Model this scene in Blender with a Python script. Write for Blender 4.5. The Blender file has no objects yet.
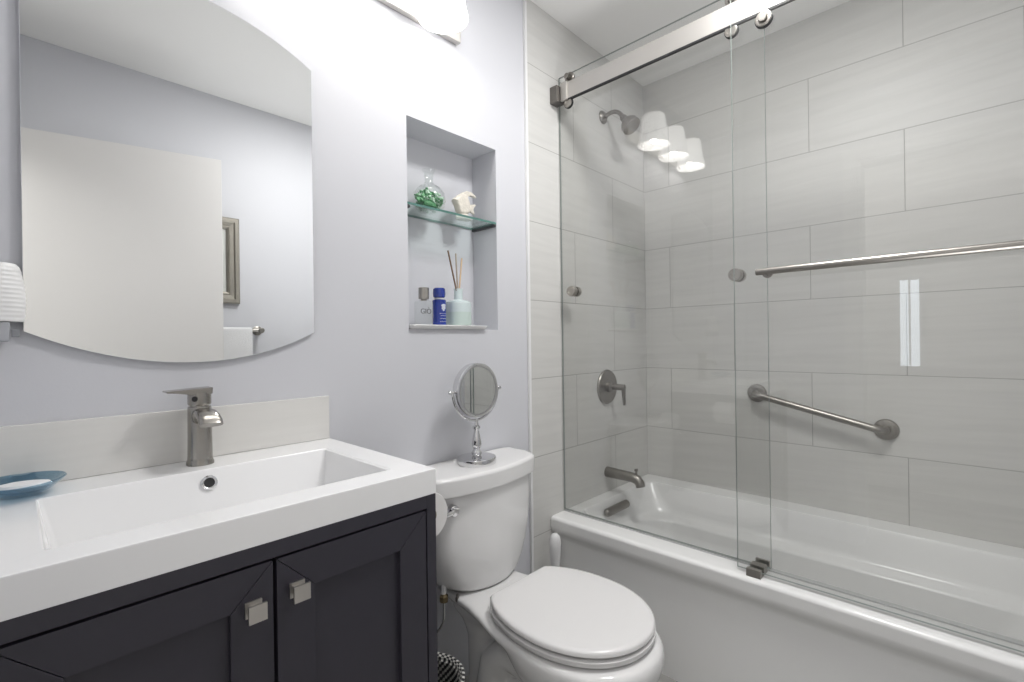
import bpy, bmesh, math, random
from math import pi, sin, cos, radians, sqrt
from mathutils import Vector, Matrix, Euler

random.seed(7)
S = bpy.context.scene
COL = S.collection
V = Vector

# ------------------------------------------------------------------ camera
YAW, PIT, ROL = radians(43.720479), radians(-0.027978), radians(-0.762392)
fw = V((cos(YAW)*cos(PIT), sin(YAW)*cos(PIT), sin(PIT)))
rt = V((sin(YAW), -cos(YAW), 0))
up = rt.cross(fw)
r2 = cos(ROL)*rt + sin(ROL)*up
u2 = -sin(ROL)*rt + cos(ROL)*up
CAM = V((-2.2879858, -1.2235025, 1.11987))
cd = bpy.data.cameras.new('camera')
cd.sensor_width = 36
cd.lens = 476.873/1024*36
cd.clip_start = 0.02
co = bpy.data.objects.new('camera', cd)
COL.objects.link(co)
co.matrix_world = Matrix(((r2.x, u2.x, -fw.x, CAM.x), (r2.y, u2.y, -fw.y, CAM.y), (r2.z, u2.z, -fw.z, CAM.z), (0, 0, 0, 1)))
S.camera = co

# ------------------------------------------------------------------ world, light, exposure
wd = bpy.data.worlds.new('world')
S.world = wd
wd.use_nodes = True
wd.node_tree.nodes['Background'].inputs[0].default_value = (0.75, 0.8, 0.9, 1)
wd.node_tree.nodes['Background'].inputs[1].default_value = 0.3
vs = S.view_settings
vs.view_transform = 'Standard'
vs.look = 'None'
vs.gamma = 1
vs.use_curve_mapping = False
vs.exposure = -0.05

SHADE_EMIT = 2.4       # the three frosted shades of the vanity light
BULB_W = 0.6           # each bulb, shining down out of its shade
HALL_FILL_W = 27.0          # unseen fill added under the hall ceiling, spilling in through the doorway
CEIL_FILL_W = 18.0         # unseen fill added under the bathroom ceiling, no fixture
BOUNCE_W = 32.0        # added fill spot beside the tub, bounced off the ceiling

def area(name, loc, sx, sy, watts, rot=(0, 0, 0), color=(1, 1, 1)):
    l = bpy.data.lights.new(name, 'AREA')
    l.shape = 'RECTANGLE'
    l.size, l.size_y = sx, sy
    l.energy = watts
    l.color = color
    o = bpy.data.objects.new(name, l)
    o.location = loc
    o.rotation_euler = rot
    COL.objects.link(o)
    return o
area('hall_fill', (-3.05, -1.05, 2.40), 0.9, 1.6, HALL_FILL_W, color=(1, 0.985, 0.96))
area('room_fill', (-1.10, -0.90, 2.43), 0.32, 0.32, CEIL_FILL_W, color=(1, 0.99, 0.975))
sl = bpy.data.lights.new('bounce_fill', 'SPOT')
sl.energy = BOUNCE_W
sl.spot_size = radians(120)
sl.spot_blend = 1.0
sl.shadow_soft_size = 0.30
so_ = bpy.data.objects.new('bounce_fill', sl)
so_.location = (-1.12, -1.36, 0.95)
so_.rotation_euler = (V((-1.15, -0.85, 2.44))-V(so_.location)).to_track_quat('-Z', 'Y').to_euler()
COL.objects.link(so_)

# ------------------------------------------------------------------ materials
MATS = {}
def mat(name, col, rough=0.5, metal=0.0, noise=0.03, scale=12.0, bump=0.0, bscale=80.0, spec=0.5, emit=0.0, coat=0.0, stretch=(1, 1, 1), rvar=0.0):
    """principled material whose colour and roughness wander a little with a noise texture"""
    m = bpy.data.materials.new(name)
    m.use_nodes = True
    nt = m.node_tree
    b = nt.nodes['Principled BSDF']
    tc = nt.nodes.new('ShaderNodeTexCoord')
    mp = nt.nodes.new('ShaderNodeMapping')
    mp.inputs['Scale'].default_value = stretch
    nt.links.new(tc.outputs['Object'], mp.inputs[0])
    nz = nt.nodes.new('ShaderNodeTexNoise')
    nz.inputs['Scale'].default_value = scale
    nz.inputs['Detail'].default_value = 4
    nt.links.new(mp.outputs[0], nz.inputs['Vector'])
    mx = nt.nodes.new('ShaderNodeMix')
    mx.data_type = 'RGBA'
    mx.inputs[6].default_value = tuple(max(0, c*(1-noise)) for c in col) + (1,)
    mx.inputs[7].default_value = tuple(min(1, c*(1+noise)) for c in col) + (1,)
    nt.links.new(nz.outputs['Fac'], mx.inputs[0])
    nt.links.new(mx.outputs[2], b.inputs['Base Color'])
    b.inputs['Roughness'].default_value = rough
    b.inputs['Metallic'].default_value = metal
    b.inputs['Specular IOR Level'].default_value = spec
    if coat:
        b.inputs['Coat Weight'].default_value = coat
        b.inputs['Coat Roughness'].default_value = 0.06
    if rvar:
        mr = nt.nodes.new('ShaderNodeMapRange')
        mr.inputs['To Min'].default_value = rough-rvar
        mr.inputs['To Max'].default_value = rough+rvar
        nt.links.new(nz.outputs['Fac'], mr.inputs['Value'])
        nt.links.new(mr.outputs[0], b.inputs['Roughness'])
    if bump:
        n2 = nt.nodes.new('ShaderNodeTexNoise')
        n2.inputs['Scale'].default_value = bscale
        n2.inputs['Detail'].default_value = 3
        nt.links.new(mp.outputs[0], n2.inputs['Vector'])
        bp = nt.nodes.new('ShaderNodeBump')
        bp.inputs['Strength'].default_value = bump
        bp.inputs['Distance'].default_value = 0.002
        nt.links.new(n2.outputs['Fac'], bp.inputs['Height'])
        nt.links.new(bp.outputs[0], b.inputs['Normal'])
    if emit:
        b.inputs['Emission Color'].default_value = tuple(col) + (1,)
        b.inputs['Emission Strength'].default_value = emit
    MATS[name] = m
    return m

def glass(name, tint, ior=1.45, rough=0.0, boost=1.0):
    """clear pane: tinted see-through plus Fresnel mirror reflection"""
    m = bpy.data.materials.new(name)
    m.use_nodes = True
    nt = m.node_tree
    nt.nodes.clear()
    out = nt.nodes.new('ShaderNodeOutputMaterial')
    tr = nt.nodes.new('ShaderNodeBsdfTransparent')
    gl = nt.nodes.new('ShaderNodeBsdfGlossy')
    fr = nt.nodes.new('ShaderNodeFresnel')
    mx = nt.nodes.new('ShaderNodeMixShader')
    nz = nt.nodes.new('ShaderNodeTexNoise')
    nz.inputs['Scale'].default_value = 3
    cm = nt.nodes.new('ShaderNodeMix')
    cm.data_type = 'RGBA'
    cm.inputs[6].default_value = tuple(tint) + (1,)
    cm.inputs[7].default_value = tuple(min(1, c*1.01) for c in tint) + (1,)
    nt.links.new(nz.outputs['Fac'], cm.inputs[0])
    nt.links.new(cm.outputs[2], tr.inputs[0])
    # the same outside-to-inside Fresnel on both faces of the sheet
    ge = nt.nodes.new('ShaderNodeNewGeometry')
    io = nt.nodes.new('ShaderNodeMix')
    io.inputs[2].default_value = ior
    io.inputs[3].default_value = 1/ior
    nt.links.new(ge.outputs['Backfacing'], io.inputs[0])
    nt.links.new(io.outputs[0], fr.inputs[0])
    gl.inputs['Roughness'].default_value = rough
    gl.inputs[0].default_value = (1, 1, 1, 1)
    nt.links.new(fr.outputs[0], mx.inputs[0])
    nt.links.new(tr.outputs[0], mx.inputs[1])
    nt.links.new(gl.outputs[0], mx.inputs[2])
    nt.links.new(mx.outputs[0], out.inputs[0])
    MATS[name] = m
    return m

def tile_mat(name, axis, u0, z0, base, length=0.6114, height=0.3048, joint=0.0011, rough=0.42):
    """12x24 porcelain tiles in half-offset running bond; world axis 'axis' runs along the wall"""
    m = bpy.data.materials.new(name)
    m.use_nodes = True
    nt = m.node_tree
    N, L = nt.nodes, nt.links
    b = N['Principled BSDF']
    tc = N.new('ShaderNodeTexCoord')
    sp = N.new('ShaderNodeSeparateXYZ')
    L.new(tc.outputs['Object'], sp.inputs[0])
    def mth(op, a, c=None, d=None):
        n = N.new('ShaderNodeMath')
        n.operation = op
        for i, q in enumerate((a, c, d)):
            if q is None: continue
            if isinstance(q, (int, float)): n.inputs[i].default_value = q
            else: L.new(q, n.inputs[i])
        return n.outputs[0]
    u = sp.outputs[axis]
    vz = mth('DIVIDE', mth('SUBTRACT', sp.outputs['Z'], z0), height)
    row = mth('FLOOR', vz)
    par = mth('FLOORED_MODULO', row, 2.0)
    us = mth('ADD', mth('DIVIDE', mth('SUBTRACT', u, u0), length), mth('MULTIPLY', par, 0.5))
    col = mth('FLOOR', us)
    fu = mth('FRACT', us)
    fv = mth('FRACT', vz)
    du = mth('MULTIPLY', mth('MINIMUM', fu, mth('SUBTRACT', 1.0, fu)), length)
    dv = mth('MULTIPLY', mth('MINIMUM', fv, mth('SUBTRACT', 1.0, fv)), height)
    dist = mth('MINIMUM', du, dv)
    mr = N.new('ShaderNodeMapRange')
    mr.inputs['From Min'].default_value = joint*0.6
    mr.inputs['From Max'].default_value = joint*1.5
    L.new(dist, mr.inputs['Value'])
    # streaks that run along each tile, shifted from tile to tile
    cb = N.new('ShaderNodeCombineXYZ')
    L.new(mth('ADD', mth('MULTIPLY', u, 1.6), mth('MULTIPLY', col, 7.3)), cb.inputs[0])
    L.new(mth('ADD', mth('MULTIPLY', sp.outputs['Z'], 22.0), mth('MULTIPLY', u, 0.8)), cb.inputs[1])
    L.new(mth('MULTIPLY', row, 3.1), cb.inputs[2])
    nz = N.new('ShaderNodeTexNoise')
    nz.inputs['Scale'].default_value = 1.6
    nz.inputs['Detail'].default_value = 6
    nz.inputs['Roughness'].default_value = 0.6
    nz.inputs['Distortion'].default_value = 0.4
    L.new(cb.outputs[0], nz.inputs['Vector'])
    cr = N.new('ShaderNodeValToRGB')
    cr.color_ramp.elements[0].position = 0.32
    cr.color_ramp.elements[1].position = 0.62
    cr.color_ramp.elements[0].color = tuple(c*0.93 for c in base) + (1,)
    cr.color_ramp.elements[1].color = tuple(base) + (1,)
    L.new(nz.outputs['Fac'], cr.inputs[0])
    mx = N.new('ShaderNodeMix')
    mx.data_type = 'RGBA'
    mx.inputs[6].default_value = (0.33, 0.325, 0.31, 1)
    L.new(mr.outputs[0], mx.inputs[0])
    L.new(cr.outputs[0], mx.inputs[7])
    L.new(mx.outputs[2], b.inputs['Base Color'])
    b.inputs['Roughness'].default_value = rough
    b.inputs['Specular IOR Level'].default_value = 0.35
    bp = N.new('ShaderNodeBump')
    bp.inputs['Strength'].default_value = 0.5
    bp.inputs['Distance'].default_value = 0.001
    L.new(mr.outputs[0], bp.inputs['Height'])
    L.new(bp.outputs[0], b.inputs['Normal'])
    MATS[name] = m
    return m

PAINT = mat('wall_paint', (0.635, 0.64, 0.675), 0.55, noise=0.01, scale=3, bump=0.05, bscale=220)
CEIL = mat('ceiling_paint', (0.88, 0.875, 0.865), 0.8, noise=0.01, scale=3)
TRIMW = mat('trim_white', (0.80, 0.80, 0.80), 0.35, noise=0.01)
DOORW = mat('door_paint', (0.74, 0.725, 0.715), 0.4, noise=0.012, scale=4)
TILE_E = tile_mat('tile_long_wall', 'Y', -0.4483, 2.1903, (0.64, 0.635, 0.615))
TILE_N = tile_mat('tile_tap_wall', 'X', -0.3130, 2.1903, (0.64, 0.635, 0.615))
FLOORM = tile_mat('floor_tile', 'X', -0.2, 0.0, (0.60, 0.58, 0.55))
SPLASH = mat('backsplash_marble', (0.74, 0.73, 0.705), 0.25, noise=0.05, scale=5, stretch=(0.8, 1, 14))
SOLID = mat('solid_surface_white', (0.86, 0.86, 0.865), 0.16, noise=0.006, scale=6)
ACRYL = mat('acrylic_white', (0.78, 0.78, 0.775), 0.2, noise=0.006, scale=5)
CERAM = mat('vitreous_china', (0.765, 0.762, 0.76), 0.08, noise=0.006, scale=5)
SEATM = mat('seat_plastic', (0.725, 0.717, 0.717), 0.22, noise=0.006, scale=6)
NAVY = mat('cabinet_lacquer', (0.032, 0.030, 0.041), 0.36, noise=0.05, scale=30)
SHADOWGAP = mat('cabinet_gap_shade', (0.008, 0.008, 0.01), 0.8)  # near-black: shade of the door gaps put into the colour, plinth shares it
NICKEL = mat('brushed_nickel', (0.42, 0.40, 0.37), 0.30, 1.0, noise=0.06, scale=9, stretch=(1, 1, 14), rvar=0.05)
NICKELD = mat('brushed_nickel_dark', (0.30, 0.285, 0.265), 0.33, 1.0, noise=0.06, scale=9, stretch=(14, 1, 1), rvar=0.05)
SATIN = mat('satin_rail', (0.58, 0.56, 0.535), 0.48, 1.0, noise=0.02, scale=10, stretch=(6, 1, 6), rvar=0.02)
CHROME = mat('chrome', (0.72, 0.72, 0.73), 0.06, 1.0, noise=0.02)
PALEK = mat('satin_knob', (0.60, 0.575, 0.54), 0.36, 1.0, noise=0.03)
MIRROR = mat('mirror_silver', (0.885, 0.895, 0.89), 0.0, 1.0, noise=0.004, scale=2)
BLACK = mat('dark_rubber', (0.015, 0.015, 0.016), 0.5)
PLASTW = mat('white_plastic', (0.78, 0.78, 0.78), 0.3, noise=0.01)
PLASTG = mat('grey_plastic', (0.42, 0.43, 0.46), 0.4, noise=0.03)
PANE = glass('shower_glass', (0.988, 0.991, 0.987), ior=1.52)
PANE_EDGE = mat('glass_edge', (0.26, 0.295, 0.28), 0.4, noise=0.1)
SHELFG = glass('shelf_glass', (0.93, 0.975, 0.96))
SHELFE = mat('shelf_glass_edge', (0.10, 0.21, 0.185), 0.15, noise=0.2)
CLEARG = glass('clear_bottle_glass', (0.965, 0.975, 0.97), rough=0.01)
BLUEG = glass('blue_dish_glass', (0.55, 0.68, 0.76))
PAPER = mat('tissue_paper', (0.80, 0.79, 0.78), 0.9, noise=0.02, bump=0.2)
CARD = mat('cardboard', (0.45, 0.36, 0.26), 0.9)
PEWTER = mat('pewter_frame', (0.33, 0.31, 0.27), 0.4, 0.6, noise=0.12, scale=25)
PRINT = mat('print_paper', (0.62, 0.63, 0.60), 0.6, noise=0.06, scale=9)
TOWEL = mat('towel_terry', (0.80, 0.80, 0.81), 0.95, bump=0.8, bscale=350)
HALLW = mat('hall_paint', (0.78, 0.77, 0.75), 0.7)

# ------------------------------------------------------------------ geometry helpers
class MB:
    def __init__(self):
        self.bm = bmesh.new()
        self.mi = 0
    def _take(self, faces):
        for f in faces: f.material_index = self.mi
    def box(self, x0, x1, y0, y1, z0, z1, bev=0.0, seg=2):
        b = self.bm
        v = [b.verts.new((x, y, z)) for x in (x0, x1) for y in (y0, y1) for z in (z0, z1)]
        F = [(0, 1, 3, 2), (4, 6, 7, 5), (0, 4, 5, 1), (2, 3, 7, 6), (0, 2, 6, 4), (1, 5, 7, 3)]
        fs = [b.faces.new([v[i] for i in f]) for f in F]
        self._take(fs)
        if bev:
            es = list({e for f in fs for e in f.edges})
            r = bmesh.ops.bevel(b, geom=es, offset=bev, segments=seg, profile=0.5, affect='EDGES')
            self._take(r['faces'])
        return self
    def obox(self, m, sx, sy, sz, bev=0.0, seg=2):
        """box of full size sx,sy,sz centred at matrix m"""
        n0 = set(self.bm.verts)
        self.box(-sx/2, sx/2, -sy/2, sy/2, -sz/2, sz/2, bev, seg)
        for v in self.bm.verts:
            if v not in n0: v.co = m @ v.co
        return self
    def loft(self, loops, cap0=True, cap1=True, closed=True):
        b = self.bm
        R = [[b.verts.new(p) for p in lp] for lp in loops]
        fs = []
        n = len(R[0])
        for a, c in zip(R[:-1], R[1:]):
            for i in range(n if closed else n-1):
                j = (i+1) % n
                try: fs.append(b.faces.new((a[i], a[j], c[j], c[i])))
                except ValueError: pass
        if cap0: fs.append(b.faces.new(list(reversed(R[0]))))
        if cap1: fs.append(b.faces.new(R[-1]))
        self._take(fs)
        return self
    def lathe(self, prof, c, axis=(0, 0, 1), n=32, cap0=True, cap1=True):
        """prof: (radius, height) pairs turned about axis through c"""
        a = V(axis).normalized()
        t = a.orthogonal().normalized()
        s = a.cross(t)
        c = V(c)
        loops = [[c + a*h + (t*cos(2*pi*i/n) + s*sin(2*pi*i/n))*max(r, 1e-4) for i in range(n)] for r, h in prof]
        return self.loft(loops, cap0, cap1)
    def cyl(self, a, c, r, n=24, bev=0.0):
        a, c = V(a), V(c)
        d = c-a
        L = d.length
        if bev: pr = [(r-bev, 0), (r, bev), (r, L-bev), (r-bev, L)]
        else: pr = [(r, 0), (r, L)]
        return self.lathe(pr, a, d, n)
    def tube(self, pts, rad, n=14):
        pts = [V(p) for p in pts]
        if not isinstance(rad, (list, tuple)): rad = [rad]*len(pts)
        loops = []
        t0 = (pts[1]-pts[0]).normalized()
        nrm = t0.orthogonal().normalized()
        for i, p in enumerate(pts):
            if i == 0: t = t0
            elif i == len(pts)-1: t = (pts[-1]-pts[-2]).normalized()
            else: t = ((pts[i+1]-p).normalized() + (p-pts[i-1]).normalized()).normalized()
            nrm = (nrm - t*nrm.dot(t)).normalized()
            bn = t.cross(nrm)
            loops.append([p + (nrm*cos(2*pi*k/n) + bn*sin(2*pi*k/n))*rad[i] for k in range(n)])
        return self.loft(loops)
    def prism(self, poly, d, bev=0.0):
        """polygon of 3D points pushed along d"""
        b = self.bm
        d = V(d)
        A = [b.verts.new(V(p)) for p in poly]
        B = [b.verts.new(V(p)+d) for p in poly]
        n = len(A)
        fs = [b.faces.new(list(reversed(A))), b.faces.new(B)]
        for i in range(n):
            j = (i+1) % n
            fs.append(b.faces.new((A[i], A[j], B[j], B[i])))
        self._take(fs)
        if bev:
            es = list({e for f in fs for e in f.edges})
            r = bmesh.ops.bevel(b, geom=es, offset=bev, segments=2, profile=0.5, affect='EDGES')
            self._take(r['faces'])
        return self
    def blob(self, c, r, sub=2, jit=0.0):
        n0 = set(self.bm.verts)
        r_ = bmesh.ops.create_icosphere(self.bm, subdivisions=sub, radius=1)
        rr = r if isinstance(r, (tuple, list)) else (r, r, r)
        for v in r_['verts']:
            k = 1 + random.uniform(-jit, jit)
            v.co = V(c) + V((v.co.x*rr[0]*k, v.co.y*rr[1]*k, v.co.z*rr[2]*k))
        self._take({f for v in r_['verts'] for f in v.link_faces})
        return self
    def build(self, name, mats, parent=None, origin=None, smooth=True, ang=38, wn=True):
        b = self.bm
        bmesh.ops.recalc_face_normals(b, faces=b.faces[:])
        xs = [v.co for v in b.verts]
        lo = V([min(c[i] for c in xs) for i in range(3)])
        hi = V([max(c[i] for c in xs) for i in range(3)])
        if origin is None: o = V(((lo.x+hi.x)/2, (lo.y+hi.y)/2, lo.z))
        else: o = V(origin)
        for v in b.verts: v.co -= o
        if smooth:
            for f in b.faces: f.smooth = True
            for e in b.edges:
                if len(e.link_faces) == 2 and e.calc_face_angle(0) > radians(ang): e.smooth = False
        me = bpy.data.meshes.new(name)
        b.to_mesh(me)
        b.free()
        for m in (mats if isinstance(mats, (list, tuple)) else [mats]): me.materials.append(m)
        ob = bpy.data.objects.new(name, me)
        COL.objects.link(ob)
        if smooth and wn:
            w_ = ob.modifiers.new('weighted_normals', 'WEIGHTED_NORMAL')
            w_.keep_sharp = True
            w_.weight = 80
        if parent is not None:
            ob.parent = parent
            ob.location = o - WL[parent]
        else: ob.location = o
        WL[ob] = o
        return ob
WL = {}     # world position of every object, so that parts can be written in room coordinates

def thing(name, label, cat, loc, group=None):
    o = bpy.data.objects.new(name, None)
    o.empty_display_size = 0.05
    COL.objects.link(o)
    o.location = loc
    WL[o] = V(loc)
    return tag(o, label, cat, group)
def tag(o, label, cat, group=None, kind=None):
    o['label'] = label
    o['category'] = cat
    if group: o['group'] = group
    if kind: o['kind'] = kind
    return o
def struct(o, label=None, cat=None):
    o['kind'] = 'structure'
    if label: o['label'] = label
    if cat: o['category'] = cat
    return o

def rrect(x0, x1, y0, y1, r, z, n=6):
    """rounded rectangle loop at height z, same point count for any size"""
    r = max(1e-4, min(r, (x1-x0)/2-1e-4, (y1-y0)/2-1e-4))
    P = []
    for cx, cy, a0 in ((x1-r, y1-r, 0), (x0+r, y1-r, 90), (x0+r, y0+r, 180), (x1-r, y0+r, 270)):
        for k in range(n+1):
            a = radians(a0 + 90*k/n)
            P.append(V((cx + r*cos(a), cy + r*sin(a), z)))
    return P
def ell(cx, cy, rx, ry, z, n=40, p=2.0, back=None):
    """superellipse loop; 'back' flattens the +y side to that half depth"""
    P = []
    for k in range(n):
        a = 2*pi*k/n
        c, s = cos(a), sin(a)
        x = rx*math.copysign(abs(c)**(2/p), c)
        y = math.copysign(abs(s)**(2/p), s)
        y *= (back if (back is not None and y > 0) else ry)
        P.append(V((cx+x, cy+y, z)))
    return P
def bez(p0, p1, p2, n=8):
    p0, p1, p2 = V(p0), V(p1), V(p2)
    return [p0*(1-t)**2 + p1*2*t*(1-t) + p2*t*t for t in [i/n for i in range(n+1)]]

# ------------------------------------------------------------------ room shell
XW, YS, ZC = -2.37, -1.674, 2.44
# vanity wall, painted, with the niche cut into it
NX0, NX1, NZ0, NZ1, ND = -1.459, -1.081, 1.160, 1.808, 0.128
m = MB()
b = m.bm
xs, zs = [XW-0.12, NX0, NX1, 0.12], [-0.1, NZ0, NZ1, ZC+0.06]
g = [[b.verts.new((x, 0, z)) for z in zs] for x in xs]
for i in range(3):
    for j in range(3):
        if (i, j) != (1, 1): b.faces.new((g[i][j], g[i+1][j], g[i+1][j+1], g[i][j+1]))
h = [b.verts.new((x, ND, z)) for x, z in ((NX0, NZ0), (NX1, NZ0), (NX1, NZ1), (NX0, NZ1))]
q = [g[1][1], g[2][1], g[2][2], g[1][2]]
b.faces.new(h)
for i in range(4): b.faces.new((q[i], q[(i+1) % 4], h[(i+1) % 4], h[i]))
bk = [b.verts.new((x, 0.2, z)) for x, z in ((xs[0], zs[0]), (xs[3], zs[0]), (xs[3], zs[3]), (xs[0], zs[3]))]
b.faces.new(bk)
rim = [[g[i][0] for i in range(4)], [g[3][j] for j in range(4)], [g[i][3] for i in (3, 2, 1, 0)], [g[0][j] for j in (3, 2, 1, 0)]]
for k in range(4): b.faces.new(rim[k] + [bk[(k+1) % 4], bk[k]])
struct(m.build('wall_north', PAINT, origin=(0, 0, 0), smooth=False), 'pale lavender grey painted wall behind the vanity with a recessed niche', 'wall')
struct(MB().box(-0.916, 0.0, -0.008, 0.0, 0, ZC).build('wall_tile', TILE_N, origin=(0, 0, 0)), 'pale streaked tile wall carrying the shower head and tub spout', 'wall')
struct(MB().box(0, 0.12, YS-0.12, 0.0, -0.1, ZC+0.06).build('wall_east', TILE_E, origin=(0, 0, 0)), 'long pale tiled wall behind the bathtub carrying the grab bar', 'wall')
struct(MB().box(XW-0.12, 0.0, YS-0.12, YS, -0.1, ZC+0.06).build('wall_south', PAINT, origin=(0, 0, 0)), 'pale grey wall opposite the vanity, seen in the mirror', 'wall')
DY0, DY1, DZ = -1.640, -0.80, 2.06
m = MB()
m.box(XW-0.12, XW, DY1, 0.0, -0.1, ZC+0.06).box(XW-0.12, XW, YS, DY0, -0.1, ZC+0.06).box(XW-0.12, XW, DY0, DY1, DZ, ZC+0.06)
struct(m.build('wall_west', PAINT, origin=(0, 0, 0)), 'painted wall with the doorway beside the vanity', 'wall')
struct(MB().box(XW-1.4, 0.0, -2.6, 0.3, -0.1, 0.0).build('floor', FLOORM, origin=(0, 0, 0)), 'light tiled floor under the toilet', 'floor')
struct(MB().box(XW, 0.0, YS, 0.0, ZC, ZC+0.06).build('ceiling', CEIL, origin=(0, 0, 0)), 'plain white ceiling above the shower', 'ceiling')
# metal-white edge strip between paint and tile
struct(MB().box(-0.926, -0.914, -0.012, 0.0, 0.0, ZC, 0.002).build('trim_1', TRIMW), 'thin white edge strip between painted wall and tile', 'trim')
# doorway lining
m = MB()
for y0, y1 in ((DY1-0.02, DY1), (DY0, DY0+0.02)): m.box(XW-0.125, XW+0.003, y0, y1, 0, DZ)
m.box(XW-0.125, XW+0.003, DY0, DY1, DZ-0.02, DZ)
m.box(XW, XW+0.012, DY1-0.005, DY1+0.06, 0, DZ+0.06, 0.003).box(XW, XW+0.012, DY0+0.02, DY1-0.005, DZ-0.005, DZ+0.06, 0.003)
struct(m.build('trim_2', TRIMW), 'white doorway lining at the left wall', 'trim')
# hall beyond the doorway
m = MB()
hx0, hx1, hy0, hy1 = -3.72, XW-0.12, -2.55, 0.25
m.box(hx0-0.08, hx0, hy0, hy1, 0, ZC).box(hx0, hx1, hy0-0.08, hy0, 0, ZC).box(hx0, hx1, hy1, hy1+0.08, 0, ZC)
struct(m.build('wall_hall', HALLW, origin=(0, 0, 0)), 'white hall walls beyond the doorway', 'wall')
struct(MB().box(hx0, hx1, hy0, hy1, ZC, ZC+0.06).build('ceiling_hall', CEIL, origin=(0, 0, 0)), 'white hall ceiling beyond the doorway', 'ceiling')
# hall sidelight window, lit by the day outside
SKYM = mat('daylight_pane', (0.86, 0.93, 1.0), 0.2, emit=3.6)
wn = struct(MB().box(-3.72, -3.712, -0.975, -0.868, 0.90, 1.52).build('window_1', SKYM), 'narrow daylit hall window beyond the doorway', 'window')
m = MB()
for y0, y1 in ((-1.0, -0.975), (-0.868, -0.843), (-0.927, -0.916)): m.box(-3.72, -3.70, y0, y1, 0.875, 1.545, 0.003)
for z0, z1 in ((0.875, 0.90), (1.52, 1.545)): m.box(-3.72, -3.70, -1.0, -0.843, z0, z1, 0.003)
m.build('window_frame', TRIMW, wn)

# the open door, folded back in front of the opposite wall (seen in the mirror)
H0 = V((-2.352, -1.632, 0.01)); H1 = V((-1.573, -1.445, 0.01))
dd = (H1-H0).normalized(); dn = V((-dd.y, dd.x, 0))
ctr = (H0+H1)/2 - dn*0.0175
Mx = Matrix(((dd.x, dn.x, 0, ctr.x), (dd.y, dn.y, 0, ctr.y), (0, 0, 1, 1.017), (0, 0, 0, 1)))
door = struct(MB().obox(Mx, (H1-H0).length, 0.035, 2.02, 0.002).build('door_1', DOORW), 'plain white door standing open, reflected in the wall mirror', 'door')
kp = H1 - dd*0.06 + V((0, 0, 0.94))
MB().lathe([(0.026, 0), (0.026, 0.006), (0.010, 0.012), (0.010, 0.035), (0.024, 0.045), (0.026, 0.058), (0.015, 0.068)], kp, dn).build('door_knob', NICKEL, door)

# ------------------------------------------------------------------ bathtub
tub = thing('bathtub', 'white built-in bathtub behind the glass shower doors', 'bathtub', (-0.4, -0.83, 0.0))
m = MB()
TX, TY0, TY1 = -0.001, YS+0.001, -0.009
def trim_loop(x0, z, r=0.004): return rrect(x0, TX, TY0, TY1, r, z)
trim_r = 0.05
loops = [trim_loop(-0.7995, 0.0), trim_loop(-0.7975, 0.05), trim_loop(-0.7855, 0.30), trim_loop(-0.7850, 0.325), trim_loop(-0.7885, 0.337), trim_loop(-0.7965, 0.348), trim_loop(-0.8045, 0.358), trim_loop(-0.8080, 0.368),
         trim_loop(-0.8090, 0.378), trim_loop(-0.8090, 0.402), trim_loop(-0.8070, 0.4085), trim_loop(-0.8015, 0.4130), trim_loop(-0.7945, 0.4148), trim_loop(-0.7875, 0.415),
         rrect(-0.690, -0.105, YS+0.07, -0.060, trim_r, 0.415), rrect(-0.686, -0.110, YS+0.074, -0.064, trim_r, 0.412), rrect(-0.681, -0.116, YS+0.08, -0.069, trim_r, 0.400),
         rrect(-0.665, -0.145, YS+0.16, -0.092, 0.12, 0.315), rrect(-0.660, -0.152, YS+0.18, -0.098, 0.12, 0.300), rrect(-0.652, -0.165, YS+0.20, -0.104, 0.12, 0.291),
         rrect(-0.648, -0.192, YS+0.22, -0.118, 0.13, 0.284), rrect(-0.645, -0.206, YS+0.24, -0.126, 0.13, 0.272),
         rrect(-0.625, -0.232, YS+0.30, -0.15, 0.14, 0.13), rrect(-0.60, -0.255, YS+0.34, -0.18, 0.14, 0.085), rrect(-0.55, -0.30, YS+0.40, -0.24, 0.12, 0.07), rrect(-0.44, -0.40, YS+0.6, -0.5, 0.02, 0.066)]
m.loft(loops)
m.build('tub_body', ACRYL, tub, ang=60)
# linear overflow cover on the tap end, drain in the floor
m = MB()
p = V((-0.445, -0.092, 0.372))
ax = V((1, 0, 0))
m.lathe([(0.004, -0.092), (0.013, -0.088), (0.018, -0.079), (0.018, 0.079), (0.013, 0.088), (0.004, 0.092)], p, ax)
m.build('overflow_cover', NICKELD, tub)
MB().lathe([(0.001, 0.006), (0.02, 0.006), (0.03, 0.003), (0.032, 0.0)], (-0.42, -0.33, 0.071)).build('drain', NICKELD, tub)

# ------------------------------------------------------------------ tap wall fittings
tw = -0.008
t = thing('wall_shower', 'brushed nickel shower head on a bent arm high on the tiled wall', 'shower head', (-0.39, tw, 2.10))
MB().lathe([(0.030, 0), (0.030, 0.003), (0.026, 0.010), (0.014, 0.016), (0.0135, 0.02)], (-0.39, tw, 2.150), (0, -1, 0)).build('flange', NICKELD, t)
arm = [(-0.39, tw-0.012, 2.150), (-0.39, -0.05, 2.156)] + bez((-0.39, -0.06, 2.156), (-0.39, -0.095, 2.155), (-0.39, -0.120, 2.108))
MB().tube(arm, 0.0095).build('arm', NICKELD, t)
hd = V((0, -0.62, -0.78)).normalized()
MB().lathe([(0.011, -0.012), (0.016, 0.0), (0.017, 0.012), (0.020, 0.02), (0.034, 0.034), (0.041, 0.048), (0.042, 0.066), (0.039, 0.070), (0.036, 0.069), (0.001, 0.066)], V((-0.39, -0.117, 2.112)), hd).build('head', NICKELD, t)

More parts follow.
